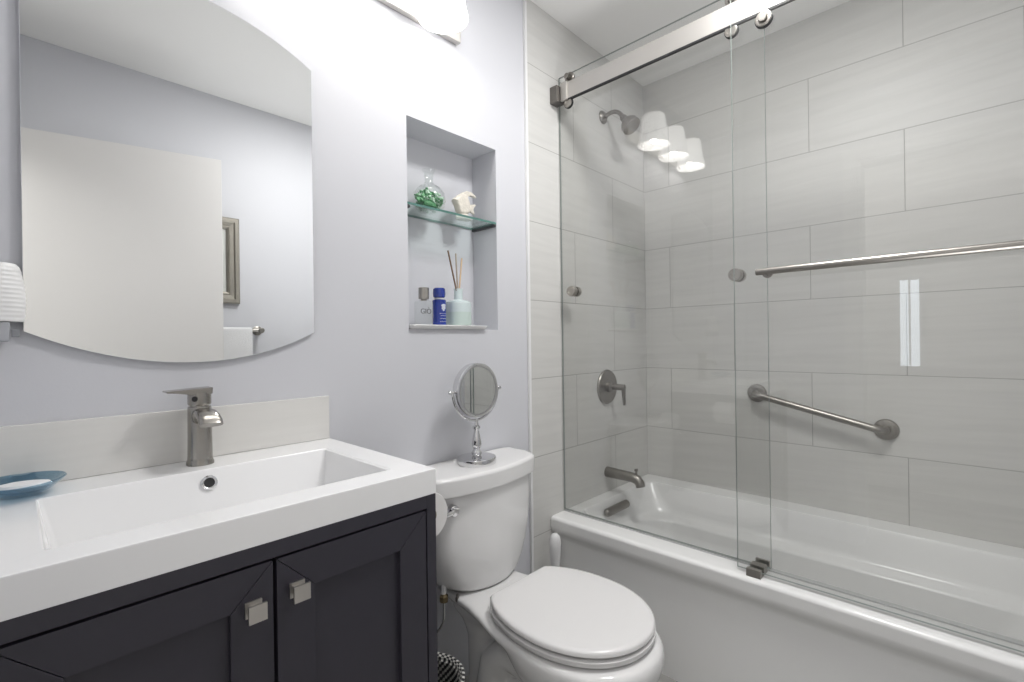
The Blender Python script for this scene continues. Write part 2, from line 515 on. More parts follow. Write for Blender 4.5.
t = thing('shower_valve', 'round nickel shower valve plate with a lever handle on tile', 'shower valve', (-0.385, tw, 0.90))
MB().lathe([(0.080, 0), (0.080, 0.004), (0.076, 0.009), (0.030, 0.012), (0.001, 0.012)], (-0.385, tw, 0.900), (0, -1, 0), 48).build('plate', NICKELD, t)
MB().lathe([(0.026, 0.008), (0.025, 0.03), (0.018, 0.034), (0.014, 0.036), (0.014, 0.092), (0.012, 0.095)], (-0.385, tw, 0.902), (0, -1, 0)).build('stem', NICKELD, t)
MB().tube([(-0.385, -0.096, 0.908), (-0.385, -0.097, 0.88), (-0.384, -0.099, 0.835), (-0.384, -0.099, 0.822)], [0.010, 0.0095, 0.007, 0.006]).build('lever', NICKELD, t)

t = thing('tub_spout', 'dark nickel tub spout with a lift knob above the bathtub', 'tub spout', (-0.39, tw, 0.50))
pts = [V((-0.39, tw, 0.507)), V((-0.39, -0.03, 0.507)), V((-0.39, -0.09, 0.506)), V((-0.39, -0.140, 0.505)), V((-0.39, -0.162, 0.499)), V((-0.39, -0.174, 0.486)), V((-0.39, -0.178, 0.470))]
MB().tube(pts, [0.024, 0.024, 0.0225, 0.022, 0.022, 0.021, 0.020], 20).build('spout', NICKELD, t)
MB().lathe([(0.005, 0), (0.004, 0.014), (0.008, 0.017), (0.008, 0.024), (0.005, 0.026)], (-0.39, -0.158, 0.520)).build('lift_knob', NICKELD, t)

# ------------------------------------------------------------------ grab bar on the long wall
t = thing('grab_bar', 'brushed nickel grab bar sloping across the long tiled wall', 'grab bar', (0, -0.77, 0.81))
A, B = V((-0.004, -0.542, 0.873)), V((-0.004, -0.996, 0.764))
for P in (A, B): MB().lathe([(0.040, 0), (0.040, 0.004), (0.036, 0.010), (0.020, 0.014)], V((0, P.y, P.z)), (-1, 0, 0)).build('flange', NICKELD, t)
d = (B-A).normalized()
off = V((-0.050, 0, 0))
pth = [V((-0.010, A.y, A.z))] + bez(A+V((-0.025, 0, 0)), A+off, A+off+d*0.035) + bez(B+off-d*0.035, B+off, B+V((-0.025, 0, 0))) + [V((-0.010, B.y, B.z))]
MB().tube(pth, 0.0135, 18).build('bar', NICKELD, t)

# ------------------------------------------------------------------ sliding shower doors
t = thing('shower_rail', 'flat satin steel rail carrying the sliding shower doors', 'rail', (-0.742, -0.83, 2.08))
MB().box(-0.748, -0.737, YS+0.002, -0.010, 2.086, 2.152, 0.0012).build('bar', SATIN, t)
MB().box(-0.7475, -0.7375, YS+0.002, -0.010, 2.080, 2.0865).build('dark_underside', BLACK, t)  # black strip added to give the rail its dark underside
m = MB().box(-0.777, -0.730, -0.045, -0.008, 2.076, 2.142, 0.002)
m.build('wall_bracket', mat('bracket_steel', (0.20, 0.19, 0.18), 0.35, 1.0, noise=0.05), t)
m = MB().box(-0.757, -0.735, -0.076, -0.047, 2.080, 2.154, 0.002)
m.build('end_stop', SATIN, t)
MB().box(-0.768, -0.726, YS, YS+0.04, 2.086, 2.150, 0.002).build('wall_bracket', NICKELD, t)

def pane(name, x0, x1, y0, y1, z0, z1, parent):
    """glass sheet with darker polished edges"""
    m = MB()
    m.box(x0, x1, y0, y1, z0, z1)
    for f in m.bm.faces:
        c = f.normal if f.normal.length else None
        f.normal_update()
        f.material_index = 0 if abs(f.normal.x) > 0.5 else 1
    return m.build(name, [PANE, PANE_EDGE], parent, smooth=False)

def wheel(m, x, y, z, r, sx):
    """black tyre with a turned metal cap in front"""
    m.mi = 1
    m.lathe([(r*0.7, 0), (r, 0.001), (r, 0.009), (r*0.9, 0.0105)], (x, y, z), (sx, 0, 0), 28)
    m.mi = 0
    m.lathe([(r*0.9, 0.0095), (r*0.92, 0.012), (r*0.88, 0.0145), (r*0.80, 0.0150), (r*0.55, 0.0150), (r*0.52, 0.0135), (0.001, 0.0135)], (x, y, z), (sx, 0, 0), 28)
    m.mi = 0

def disc(m, x, y, z, r, w, sx):
    """turned metal button, face towards sx"""
    m.lathe([(r*0.98, 0), (r, w*0.12), (r, w*0.8), (r*0.9, w), (r*0.55, w), (r*0.5, w*0.9), (0.001, w*0.9)], (x, y, z), (sx, 0, 0), 28)

inner = thing('sliding_glass_door', 'inner clear glass sliding door with two small knobs, nearer the tap wall', 'shower door', (-0.713, -0.40, 0.425), 'sliding shower doors')
pane('glass', -0.721, -0.713, -0.789, -0.012, 0.424, 2.201, inner)
for yy in (-0.073, -0.702):
    m = MB(); disc(m, -0.722, yy, 2.176, 0.022, 0.012, -1); m.cyl((-0.752, yy, 2.176), (-0.718, yy, 2.176), 0.011); m.build('roller', NICKELD, inner)
    m = MB(); m.cyl((-0.7215, yy, 2.071), (-0.732, yy, 2.071), 0.008); wheel(m, -0.732, yy, 2.071, 0.021, -1); m.build('guide_disc', [NICKEL, BLACK], inner)
    m = MB(); disc(m, -0.721, yy, 1.316, 0.0205, 0.022, -1); m.cyl((-0.722, yy, 1.316), (-0.704, yy, 1.316), 0.008); m.build('knob', NICKEL, inner)
    m = MB(); disc(m, -0.713, yy, 1.316, 0.0205, 0.022, 1); m.build('knob', NICKEL, inner)

outer = thing('sliding_glass_door', 'outer clear glass sliding door with a long towel bar', 'shower door', (-0.768, -1.15, 0.425), 'sliding shower doors')
pane('glass', -0.772, -0.764, -1.60, -0.710, 0.424, 2.201, outer)
for yy in (-0.805, -1.51):
    m = MB(); disc(m, -0.772, yy, 2.176, 0.022, 0.014, -1); m.cyl((-0.764, yy, 2.176), (-0.735, yy, 2.176), 0.011); m.build('roller', NICKEL, outer)
    m = MB(); wheel(m, -0.7725, yy, 2.040, 0.024, -1); m.cyl((-0.786, yy, 2.040), (-0.796, yy, 2.040), 0.012, 20, 0.0015); m.build('guide_disc', [NICKEL, BLACK], outer)
m = MB()
m.cyl((-0.830, -0.790, 1.305), (-0.830, -1.56, 1.308), 0.0095, 20, 0.0015)
for yy in (-0.805, -1.53):
    m.cyl((-0.830, yy, 1.306), (-0.772, yy, 1.306), 0.008)
    m.lathe([(0.014, 0), (0.014, 0.004), (0.009, 0.006)], (-0.772, yy, 1.306), (-1, 0, 0))
m.build('towel_bar', NICKELD, outer)

t = thing('door_guide', 'small nickel guide block under the glass doors on the tub rim', 'door guide', (-0.74, -0.755, 0.415))
m = MB()
m.box(-0.793, -0.700, -0.781, -0.741, 0.4152, 0.4185)
for x0, x1 in ((-0.793, -0.7765), (-0.758, -0.730), (-0.706, -0.698)): m.box(x0, x1, -0.781, -0.741, 0.4152, 0.438, 0.0015)
m.build('block', NICKEL, t)
tag(MB().box(-0.722, -0.704, YS+0.01, -0.012, 0.4152, 0.4205, 0.002).build('sealing_strip', mat('seal_strip', (0.55, 0.56, 0.56), 0.25)), 'low pale sealing strip along the tub rim under the glass', 'seal strip')

# ------------------------------------------------------------------ vanity
VX0, VX1, VF = -2.335, -1.716, -0.463
cab = thing('vanity_cabinet', 'dark navy vanity cabinet with two panelled doors under the white sink', 'vanity cabinet', ((VX0+VX1)/2, -0.25, 0))
DX = [(-2.3085, -2.0205), (-2.0150, -1.7400)]
DZ0, DZ1 = 0.14, 0.793
m = MB()
m.box(VX0, VX0+0.0215, VF, -0.005, 0.0, 0.822, 0.0008).box(VX1-0.0215, VX1, VF, -0.005, 0.0, 0.822, 0.0008)
m.box(VX0+0.0215, VX1-0.0215, VF, VF+0.02, 0.797, 0.822, 0.0006)
m.box(VX0+0.0215, VX1-0.0215, VF+0.002, VF+0.02, 0.10, 0.136, 0.0008)
m.box(VX0+0.0215, VX1-0.0215, VF+0.03, -0.005, 0.10, 0.14)
m.box(VX0+0.0215, VX1-0.0215, -0.025, -0.005, 0.14, 0.70)
m.build('carcass', NAVY, cab)
MB().box(VX0+0.022, VX1-0.022, VF+0.045, -0.03, 0.0, 0.095).build('plinth', SHADOWGAP, cab)
for k, (x0, x1) in enumerate(DX):
    dm = MB()
    w, gap, yb = 0.058, 0.0006, VF+0.021
    X0, X1, Z0, Z1 = x0, x1, DZ0, DZ1
    x0i, x1i, z0i, z1i = X0+w, X1-w, Z0+w, Z1-w
    def rail4(a, b_, c, d_): dm.prism([(a[0], yb, a[1]), (b_[0], yb, b_[1]), (c[0], yb, c[1]), (d_[0], yb, d_[1])], (0, VF-yb+0.0005, 0), 0.0007)
    g_ = gap
    rail4((X0+g_, Z1), (X1-g_, Z1), (x1i-g_, z1i), (x0i+g_, z1i))
    rail4((X0+g_, Z0), (X1-g_, Z0), (x1i-g_, z0i), (x0i+g_, z0i))
    rail4((X0, Z0+g_), (X0, Z1-g_), (x0i, z1i-g_), (x0i, z0i+g_))
    rail4((X1, Z0+g_), (X1, Z1-g_), (x1i, z1i-g_), (x1i, z0i+g_))
    dr = dm.build('door', NAVY, cab)
    MB().box(x0i-0.006, x1i+0.006, VF+0.010, VF+0.019, z0i-0.006, z1i+0.006).build('panel', NAVY, dr)
    kx, kz = ((-2.049, 0.7335), (-1.986, 0.7385))[k]
    m = MB()
    m.box(kx-0.0115, kx+0.0115, VF-0.004, VF, kz-0.0115, kz+0.0115, 0.0006)
    m.box(kx-0.006, kx+0.006, VF-0.019, VF-0.003, kz-0.006, kz+0.006)
    m.box(kx-0.0125, kx+0.0125, VF-0.0225, VF-0.0185, kz-0.0125, kz+0.0125, 0.0006)
    m.build('knob', PALEK, dr)
# near-black board added behind the doors, its colour stands for shade in the gaps
MB().box(VX0+0.022, VX1-0.022, VF+0.023, VF+0.028, 0.14, 0.80).build('gap_shade_board', SHADOWGAP, cab)

# white sink top with a long ramped basin
CX0, CX1, CF, CT = -2.345, -1.714, -0.463, 0.871
top = thing('sink_countertop', 'thick white sink top with a long rectangular basin on the navy cabinet', 'sink', ((CX0+CX1)/2, -0.23, 0.8225))
m = MB()
e = 0.003
BX0, BX1, BY0, BY1 = -2.264, -1.778, -0.402, -0.120
loops = [rrect(CX0+.02, CX1-.02, CF+.02, -0.022, 0.001, 0.8225), rrect(CX0, CX1, CF, -0.002, 0.002, 0.8225), rrect(CX0, CX1, CF, -0.002, 0.002, CT-e), rrect(CX0+e*.3, CX1-e*.3, CF+e*.3, -0.002-e*.3, 0.002, CT-e*.3), rrect(CX0+e, CX1-e, CF+e, -0.002-e, 0.002, CT),
         rrect(BX0-.002, BX1+.002, BY0-.002, BY1+.002, 0.006, CT), rrect(BX0-.0005, BX1+.0005, BY0-.0005, BY1+.0005, 0.006, CT-0.0008), rrect(BX0+.001, BX1-.003, BY0+.001, BY1-.001, 0.006, CT-0.003),
         rrect(BX0+.016, BX1-.026, BY0+.016, BY1-.034, 0.012, CT-0.088), rrect(BX0+.024, BX1-.034, BY0+.024, BY1-.042, 0.012, CT-0.094), rrect(BX0+.15, BX1-.20, BY0+.10, BY1-.11, 0.02, CT-0.098)]
m.loft(loops, cap0=False)
m.build('basin_top', SOLID, top, ang=25)
oc = V((-2.022, -0.1310, 0.8455))
on = V((0, -1, 0.38)).normalized()
MB().lathe([(0.0145, -0.002), (0.0145, 0.003), (0.012, 0.005), (0.0095, 0.004), (0.0095, 0.0015)], oc, on, 28, cap1=False).build('overflow_ring', CHROME, top)
MB().lathe([(0.0096, 0.001), (0.0096, 0.002), (0.001, 0.002)], oc, on, 20).build('overflow_hole', BLACK, top)
MB().lathe([(0.023, 0), (0.022, 0.003), (0.016, 0.004), (0.001, 0.006)], (-2.022, -0.26, CT-0.0985), n=28).build('drain', CHROME, top)

tag(MB().box(CX0, CX1-0.003, -0.0115, -0.0005, CT+0.0005, 0.982, 0.0012).build('backsplash', SPLASH), 'low pale streaked stone backsplash behind the sink', 'backsplash')

# ------------------------------------------------------------------ faucet
fx, fy = -2.020, -0.060
FAUCETM = mat('faucet_nickel', (0.36, 0.345, 0.32), 0.25, 1.0, noise=0.08, scale=14, stretch=(1, 1, 10), rvar=0.05)
t = thing('faucet', 'brushed nickel single lever faucet with a curved open spout', 'faucet', (fx, fy, CT))
def fl(z, rx, ry, dy=0): return ell(fx, fy+dy, rx, ry, z, 36, 2.4)
m = MB().loft([fl(CT+.0003, .0245, .0245), fl(CT+.004, .0245, .0245), fl(CT+.010, .0228, .0228), fl(CT+.016, .0220, .0220), fl(CT+.060, .0213, .0213), fl(CT+.117, .0210, .0210), fl(CT+.121, .0200, .0200), fl(CT+.121, .0165, .0165), fl(CT+.124, .0165, .0165)])
m.build('body', FAUCETM, t)
# open waterfall spout: a wide flat channel that arches forward and turns down
sec = []
path = [(-0.002, 0.096, 0.0165, 0.018), (-0.018, 0.103, 0.0175, 0.0155), (-0.034, 0.1075, 0.0185, 0.0125), (-0.052, 0.108, 0.0195, 0.0105), (-0.068, 0.104, 0.0205, 0.0095), (-0.080, 0.0975, 0.021, 0.0085), (-0.087, 0.091, 0.0205, 0.006)]
for i, (dy, dz, hw, hh) in enumerate(path):
    j0, j1 = max(0, i-1), min(len(path)-1, i+1)
    ty, tz = path[j1][0]-path[j0][0], path[j1][1]-path[j0][1]
    L_ = sqrt(ty*ty+tz*tz)
    ny, nz_ = (tz/L_, -ty/L_)
    if nz_ < 0: ny, nz_ = -ny, -nz_
    lp = []
    for k in range(28):
        a = 2*pi*k/28
        u_ = math.copysign(abs(cos(a))**0.6, cos(a))*hw
        w_ = math.copysign(abs(sin(a))**0.8, sin(a))*hh
        lp.append(V((fx+u_, fy+dy+ny*w_, CT+dz+nz_*w_)))
    sec.append(lp)
MB().loft(sec).build('spout', FAUCETM, t)
m = MB().loft([fl(CT+.1235, .0190, .0190), fl(CT+.1265, .0208, .0208), fl(CT+.148, .0208, .0208), fl(CT+.150, .0205, .0205)])
# flat blade that tapers to the left, turned sideways
yA, yB = fy-0.0195, fy+0.0195
m.prism([(fx+0.0205, yA, CT+.1600), (fx+0.0195, yA, CT+.1465), (fx-0.021, yA, CT+.1465), (fx-0.030, yA, CT+.1505), (fx-0.0600, yA, CT+.1535), (fx-0.0600, yA, CT+.1565)], (0, yB-yA, 0), 0.0012)
m.build('lever', FAUCETM, t)
MB().lathe([(0.0055, 0), (0.0055, 0.001), (0.0001, 0.001)], (fx-0.0125, fy-0.0188, CT+.138), V((-.55, -.83, 0)), 16).build('index_dot', BLACK, t)

# ------------------------------------------------------------------ soap dish with soap
dc = V((-2.280, -0.074, CT+0.0004))
m = MB()
def dl(r, z, wav=0.0, n=48): return [dc + V((r*0.92*cos(2*pi*k/n), r*1.08*sin(2*pi*k/n), z + wav*cos(2*(2*pi*k/n)+0.6))) for k in range(n)]
m.loft([dl(.018, 0), dl(.026, .002), dl(.044, .011), dl(.057, .0215, .0008), dl(.0600, .0250, .001), dl(.0585, .0262, .001), dl(.044, .0145), dl(.026, .0058), dl(.006, .005)])
tag(m.build('soap_dish', BLUEG), 'blue glass soap dish on the sink top left of the faucet', 'soap dish')
m = MB()
sc_ = dc + V((0.002, -0.004, 0.0))
m.loft([[sc_ + V((rx*cos(2*pi*k/32)*.94 + ry*sin(2*pi*k/32)*.3, -rx*cos(2*pi*k/32)*.3 + ry*sin(2*pi*k/32)*.94, z)) for k in range(32)] for rx, ry, z in ((.020, .012, .0078), (.032, .019, .0105), (.036, .0215, .016), (.033, .019, .0205), (.022, .012, .0225))])
tag(m.build('soap_bar', mat('soap', (0.84, 0.84, 0.85), 0.45, noise=0.02)), 'white oval soap lying in the blue glass dish', 'soap')

# ------------------------------------------------------------------ wall mirror with arched top and bottom
mx_, mz_, mw_, mh_, arc_ = -2.0145, 1.484, 0.2615, 0.336, 0.066
def mirror_loop(y, inset=0.0):
    w, h_ = mw_-inset, mh_
    P = []
    n = 28
    for s in (1, -1):
        for k in range(n+1):
            u_ = 1-2*k/n
            x = s*u_*w
            R = (mw_**2+arc_**2)/(2*arc_)
            zz = mh_ + (sqrt(R*R-(x)**2) - (R-arc_)) - inset
            P.append(V((mx_+x, y, mz_+s*zz)))
    return P
t = thing('wall_mirror', 'large frameless wall mirror with arched top and bottom edges', 'mirror', (mx_, 0, mz_-mh_-arc_))
MB().loft([mirror_loop(-0.0005, 0.02), mirror_loop(-0.006, 0.02)]).build('backing', PLASTG, t)
m = MB()
m.mi = 1
m.loft([mirror_loop(-0.0062), mirror_loop(-0.0105)], True, False)
m.mi = 0
m.loft([mirror_loop(-0.0105), mirror_loop(-0.0118, 0.0010)], False, True)
m.build('mirror_glass', [MIRROR, mat('mirror_edge', (0.35, 0.38, 0.38), 0.2, 0.3)], t, ang=3)

# ------------------------------------------------------------------ vanity light
lx, lyy, lz = (-1.385, -1.605, -1.825), -0.090, 2.094
t = thing('vanity_light', 'nickel wall light bar with three frosted bell shades above the vanity', 'wall light', (-1.605, 0, 2.10))
MB().box(-1.955, -1.255, -0.022, -0.0005, 2.105, 2.160, 0.004).build('back_bar', SATIN, t)
SHADE = mat('frosted_shade', (1.0, 0.985, 0.96), 0.35, emit=SHADE_EMIT)
for x in lx:
    sh = MB().lathe([(0.050, 0.150), (0.055, 0.142), (0.060, 0.10), (0.067, 0.05), (0.0765, 0.002), (0.0765, 0.0), (0.0735, 0.001), (0.064, 0.05), (0.057, 0.10), (0.052, 0.139), (0.047, 0.146)], (x, lyy, lz), n=40, cap0=False, cap1=False)
    sh.build('shade', SHADE, t)
    MB().lathe([(0.052, 0.148), (0.052, 0.153), (0.030, 0.160), (0.022, 0.185), (0.012, 0.190)], (x, lyy, lz)).build('shade_holder', SATIN, t)
    MB().tube([(x, -0.015, 2.135)] + bez((x, -0.02, 2.14), (x, -0.02, 2.285), (x, lyy, 2.262)) , 0.006).build('arm', SATIN, t)
    MB().lathe([(0.012, 0.145), (0.013, 0.12), (0.024, 0.09), (0.027, 0.07), (0.022, 0.05), (0.004, 0.042)], (x, lyy, lz)).build('bulb', mat('bulb_glow', (1, 0.97, 0.92), 0.4, emit=3), t)
    pl = bpy.data.lights.new('bulb_light', 'POINT')
    pl.energy = BULB_W
    pl.shadow_soft_size = 0.015
    pl.color = (1, 0.985, 0.965)
    po = bpy.data.objects.new('bulb_light', pl)
    po.location = (x, lyy, lz+0.024)
    COL.objects.link(po)

# ------------------------------------------------------------------ night light in a wall outlet
t = thing('wall_outlet', 'white wall outlet plate beside the mirror', 'outlet', (-2.330, 0, 1.10))
MB().box(-2.366, -2.306, -0.005, -0.0005, 1.085, 1.20, 0.002).build('cover_plate', PLASTW, t)
t = thing('night_light', 'white night light with a ribbed shade at the mirror edge', 'night light', (-2.310, -0.03, 1.12))
m = MB()
lps = []
nr = 13
for k in range(nr*4+1):
    z = 1.1645 + (1.2655-1.1645)*k/(nr*4)
    f_ = (z-1.1645)/(1.2655-1.1645)
    bul = 0.0300 + 0.0075*sin(pi*min(1, (f_*0.75+0.25)**1.0)) - 0.0035*max(0, f_-0.93)/0.07
    rr_ = bul + (0.0003 if k % 4 in (1, 2) else -0.0002)
    lps.append([V((-2.310 + rr_*1.02*cos(pi*j/18), -0.012 - rr_*1.05*sin(pi*j/18), z)) for j in range(19)])
m.loft(lps, True, True)
m.build('ribbed_shade', mat('night_light_shade', (0.80, 0.80, 0.80), 0.35, noise=0.01), t)
MB().box(-2.340, -2.2915, -0.045, -0.0055, 1.130, 1.1640, 0.003).build('base', PLASTG, t)
MB().box(-2.290, -2.2805, -0.046, -0.03, 1.1375, 1.150, 0.001).build('sensor', mat('sensor_grey', (0.25, 0.26, 0.28), 0.4), t)

# ------------------------------------------------------------------ niche: glass shelf, tray and the small things
t = thing('niche_shelf', 'clear green edged glass shelf across the wall niche', 'shelf', (-1.27, 0.06, 1.53))
m = MB().box(NX0+0.001, NX1-0.001, 0.0015, ND-0.004, 1.5395, 1.5470)
for f in m.bm.faces:
    f.normal_update()
    f.material_index = 0 if abs(f.normal.z) > 0.5 else 1
m.build('glass_plate', [SHELFG, SHELFE], t, smooth=False)
for xa, xb in ((NX0, NX0+0.012), (NX1-0.012, NX1)):
    MB().box(xa+0.0003, xb-0.0003, 0.002, ND-0.006, 1.5305, 1.5393, 0.001).build('support_channel', mat('dark_channel', (0.07, 0.07, 0.075), 0.4, 0.5), t)

m = MB()
m.loft([rrect(-1.452, -1.152, -0.008, 0.100, 0.006, 1.1602), rrect(-1.456, -1.147, -0.013, 0.104, 0.008, 1.1635), rrect(-1.4575, -1.143, -0.017, 0.106, 0.008, 1.1715), rrect(-1.4565, -1.144, -0.016, 0.105, 0.008, 1.1735), rrect(-1.451, -1.150, -0.011, 0.100, 0.006, 1.1732), rrect(-1.447, -1.154, -0.007, 0.096, 0.005, 1.1722)])
tag(m.build('tray', CERAM), 'flat white tray on the floor of the wall niche', 'tray')
TZ = 1.1724
# clear perfume bottle
t = thing('perfume_bottle', 'clear glass perfume bottle with a grey metal cap, left on the niche tray', 'perfume bottle', (-1.389, 0.02, TZ))
pb = V((-1.389, 0.02, 0))
MB().loft([rrect(pb.x-.029, pb.x+.029, .006, .034, .006, TZ+.0003), rrect(pb.x-.030, pb.x+.030, .005, .035, .008, TZ+.003), rrect(pb.x-.030, pb.x+.030, .005, .035, .008, TZ+.068), rrect(pb.x-.028, pb.x+.028, .007, .033, .008, TZ+.075), rrect(pb.x-.012, pb.x+.012, .009, .031, .008, TZ+.080)]).build('bottle', CLEARG, t, ang=50)
MB().lathe([(0.009, .078), (0.009, .083), (0.0165, .083), (0.0165, .118), (0.015, .119), (0.001, .119)], (pb.x, .02, TZ)).build('cap', mat('cap_steel', (0.42, 0.40, 0.37), 0.35, 1.0, noise=0.06, stretch=(12, 12, 1)), t)
def text(s, loc, size, parent, m_, name='lettering', depth=0.0006):
    cu = bpy.data.curves.new(name, 'FONT')
    cu.body = s
    cu.size = size
    cu.align_x = 'CENTER'
    cu.extrude = depth
    o = bpy.data.objects.new('tmp', cu)
    COL.objects.link(o)
    dg = bpy.context.evaluated_depsgraph_get()
    dg.update()
    me = bpy.data.meshes.new_from_object(o.evaluated_get(dg))
    COL.objects.unlink(o)
    bpy.data.objects.remove(o)
    me.transform(Matrix.Rotation(pi/2, 4, 'X'))
    me.materials.clear()
    me.materials.append(m_)
    q_ = bpy.data.objects.new(name, me)
    COL.objects.link(q_)
    q_.parent = parent
    q_.location = V(loc) - WL[parent]
    WL[q_] = V(loc)
    return q_
text('GIÒ', (pb.x-.003, .0045, TZ+.036), 0.023, t, mat('letter_grey', (0.12, 0.12, 0.12), 0.5))
# blue bottle
t = thing('blue_bottle', 'cobalt blue cylinder bottle with round blue cap and white collar', 'bottle', (-1.328, 0.02, TZ))
BLUE = mat('cobalt_plastic', (0.012, 0.035, 0.27), 0.12, noise=0.08, coat=0.5)
bx = -1.328
MB().lathe([(0.021, .0003), (0.0225, .002), (0.0225, .080), (0.021, .0835), (0.012, .0845)], (bx, .02, TZ)).build('bottle', BLUE, t)
MB().lathe([(0.013, .0845), (0.016, .085), (0.016, .0895), (0.013, .090)], (bx, .02, TZ)).build('collar', PLASTW, t)
MB().lathe([(0.015, .090), (0.0195, .093), (0.0205, .105), (0.0195, .119), (0.0165, .122), (0.001, .122)], (bx, .02, TZ), n=16).build('cap', BLUE, t, ang=15)
SILV = mat('silver_print', (0.62, 0.66, 0.74), 0.4, noise=0.05)
m = MB()
for dx_, dz_, r_ in ((0, .062, .0075), (-.004, .055, .004), (.005, .056, .004), (0, .050, .004), (-.006, .064, .003), (.006, .066, .003)):
    a_ = math.asin(dx_/.0228)
    m.lathe([(r_, 0), (r_*.8, .0006), (r_*.55, .0006), (r_*.5, .0002)], (bx+.0226*sin(a_), .02-.0226*cos(a_), TZ+dz_), V((sin(a_), -cos(a_), 0)), 12)
for dz_, w_ in ((.038, .012), (.031, .009), (.022, .010), (.012, .011)):
    for s_ in range(6):
        a_ = (s_-2.5)/2.5*w_/.0228
        m.lathe([(.0012, 0), (.0010, .0004)], (bx+.0226*sin(a_), .02-.0226*cos(a_), TZ+dz_+.0008*(s_ % 2)), V((sin(a_), -cos(a_), 0)), 8)
m.build('printed_emblem', SILV, t)
# reed diffuser
dxc, dyc = -1.243, 0.025
t = thing('reed_diffuser', 'frosted aqua glass diffuser bottle with a narrow neck on the niche tray', 'diffuser', (dxc, dyc, TZ))
AQUA = mat('aqua_glass', (0.62, 0.71, 0.715), 0.18, noise=0.05, coat=0.4)
# glass turns greener in the liquid-filled lower half
AQ2 = mat('aqua_liquid', (0.55, 0.66, 0.62), 0.15, noise=0.06, coat=0.4)
m = MB()
m.mi = 1
m.lathe([(0.041, .0003), (0.044, .003), (0.044, .046)], (dxc, dyc, TZ), cap1=False)
m.mi = 0
m.lathe([(0.044, .046), (0.044, .072), (0.041, .081), (0.030, .086), (0.016, .088), (0.0145, .092), (0.0145, .120), (0.0155, .123), (0.0155, .126), (0.0115, .126), (0.0112, .095)], (dxc, dyc, TZ), cap0=False)
m.build('bottle', [AQUA, AQ2], t)
for (ax_, ay_, bx_, by_, hgt, colr, lab) in ((-.006, -.004, -.052, -.012, .248, (0.20, 0.13, 0.085), 'dark brown reed leaning to the left out of the aqua diffuser bottle'),
                                             (.0, .002, -.004, .006, .246, (0.42, 0.36, 0.30), 'greyish middle reed standing almost upright in the aqua diffuser bottle'),
                                             (.005, .004, .043, .03, .238, (0.62, 0.45, 0.30), 'light tan reed leaning to the right out of the aqua diffuser bottle')):
    m = MB().cyl((dxc+ax_*.7, dyc+ay_*.7, TZ+.096), (dxc+bx_, dyc+by_, TZ+hgt), 0.0028, 8)
    tag(m.build('reed_stick', mat('reed_' + str(int(colr[0]*100)), colr, 0.8, noise=0.15, scale=60)), lab, 'reed', 'reeds in the diffuser bottle')
# round glass jar with green chips
jc = V((-1.332, 0.062, 1.5475))
t = thing('glass_jar', 'round clear glass jar with a thin neck on the niche shelf', 'jar', jc)
CG2 = CLEARG
JS = 1.15
jm = MB().lathe([(0.020, .0003), (0.030, .002), (0.043, .014), (0.0485, .034), (0.045, .054), (0.033, .070), (0.018, .079), (0.0125, .088), (0.0135, .110), (0.019, .1205), (0.0205, .122), (0.0185, .1225), (0.0115, .110), (0.0105, .088), (0.016, .080), (0.031, .0705), (0.0435, .054), (0.047, .034), (0.0415, .015), (0.029, .0035), (0.006, .003)], jc, n=40)
for v in jm.bm.verts: v.co = jc + (v.co-jc)*JS
jm.build('bowl', CG2, t)
m = MB()
GREEN = [mat('green_chip_%s' % n_, c_, 0.5, noise=0.3, scale=60) for n_, c_ in (('dark', (0.06, 0.21, 0.09)), ('mid', (0.17, 0.40, 0.21)), ('pale', (0.48, 0.66, 0.52)))]
rnd = random.Random(3)
for k in range(150):
    a_ = rnd.uniform(0, 2*pi)
    hz_ = rnd.uniform(.008, .050)
    Rm = sqrt(max(0.0001, 0.0445**2-(hz_-.034)**2))-.006
    rr_ = Rm*sqrt(rnd.random())
    m.mi = rnd.choice((0, 0, 1, 1, 2)) if hz_ < .040 else rnd.choice((1, 2, 2))
    s_ = rnd.uniform(.004, .008)
    m.blob((jc.x+rr_*cos(a_), jc.y+rr_*sin(a_), jc.z+hz_), (s_, s_*rnd.uniform(.6, 1), s_*.7), 1, .25)
for v in m.bm.verts: v.co = jc + (v.co-jc)*JS
tag(m.build('glass_chips', GREEN, ang=1), 'green and white sea glass chips heaped inside the round jar', 'sea glass', kind='stuff')
# leafy green sprig draped outside the jar to the left
m = MB()
for k in range(70):
    u_ = rnd.random()
    c_ = V((jc.x-.012-.055*u_+rnd.uniform(-.008, .008), jc.y-.047+.012*u_+rnd.uniform(-.006, .008), jc.z+.012+.028*(1-abs(u_-.45))+rnd.uniform(-.012, .012)))
    c_.z = max(c_.z, jc.z+.008)
    m.mi = rnd.choice((0, 0, 1, 1, 2))
    s_ = rnd.uniform(.004, .0075)
    m.blob(c_, (s_, s_*.6, s_*rnd.uniform(.5, 1)), 1, .25)
m.mi = 0
m.tube([(jc.x-.062, jc.y-.036, jc.z+.012), (jc.x-.040, jc.y-.040, jc.z+.020), (jc.x-.012, jc.y-.046, jc.z+.0065)], .003, 8)
m.blob((jc.x-.03, jc.y-.043, jc.z+.0095), (.022, .008, .009), 2, .1)
for v in m.bm.verts: v.co = jc + (v.co-jc)*JS
tag(m.build('moss_sprig', GREEN, ang=1), 'green mossy sprig lying against the left of the round jar', 'moss')
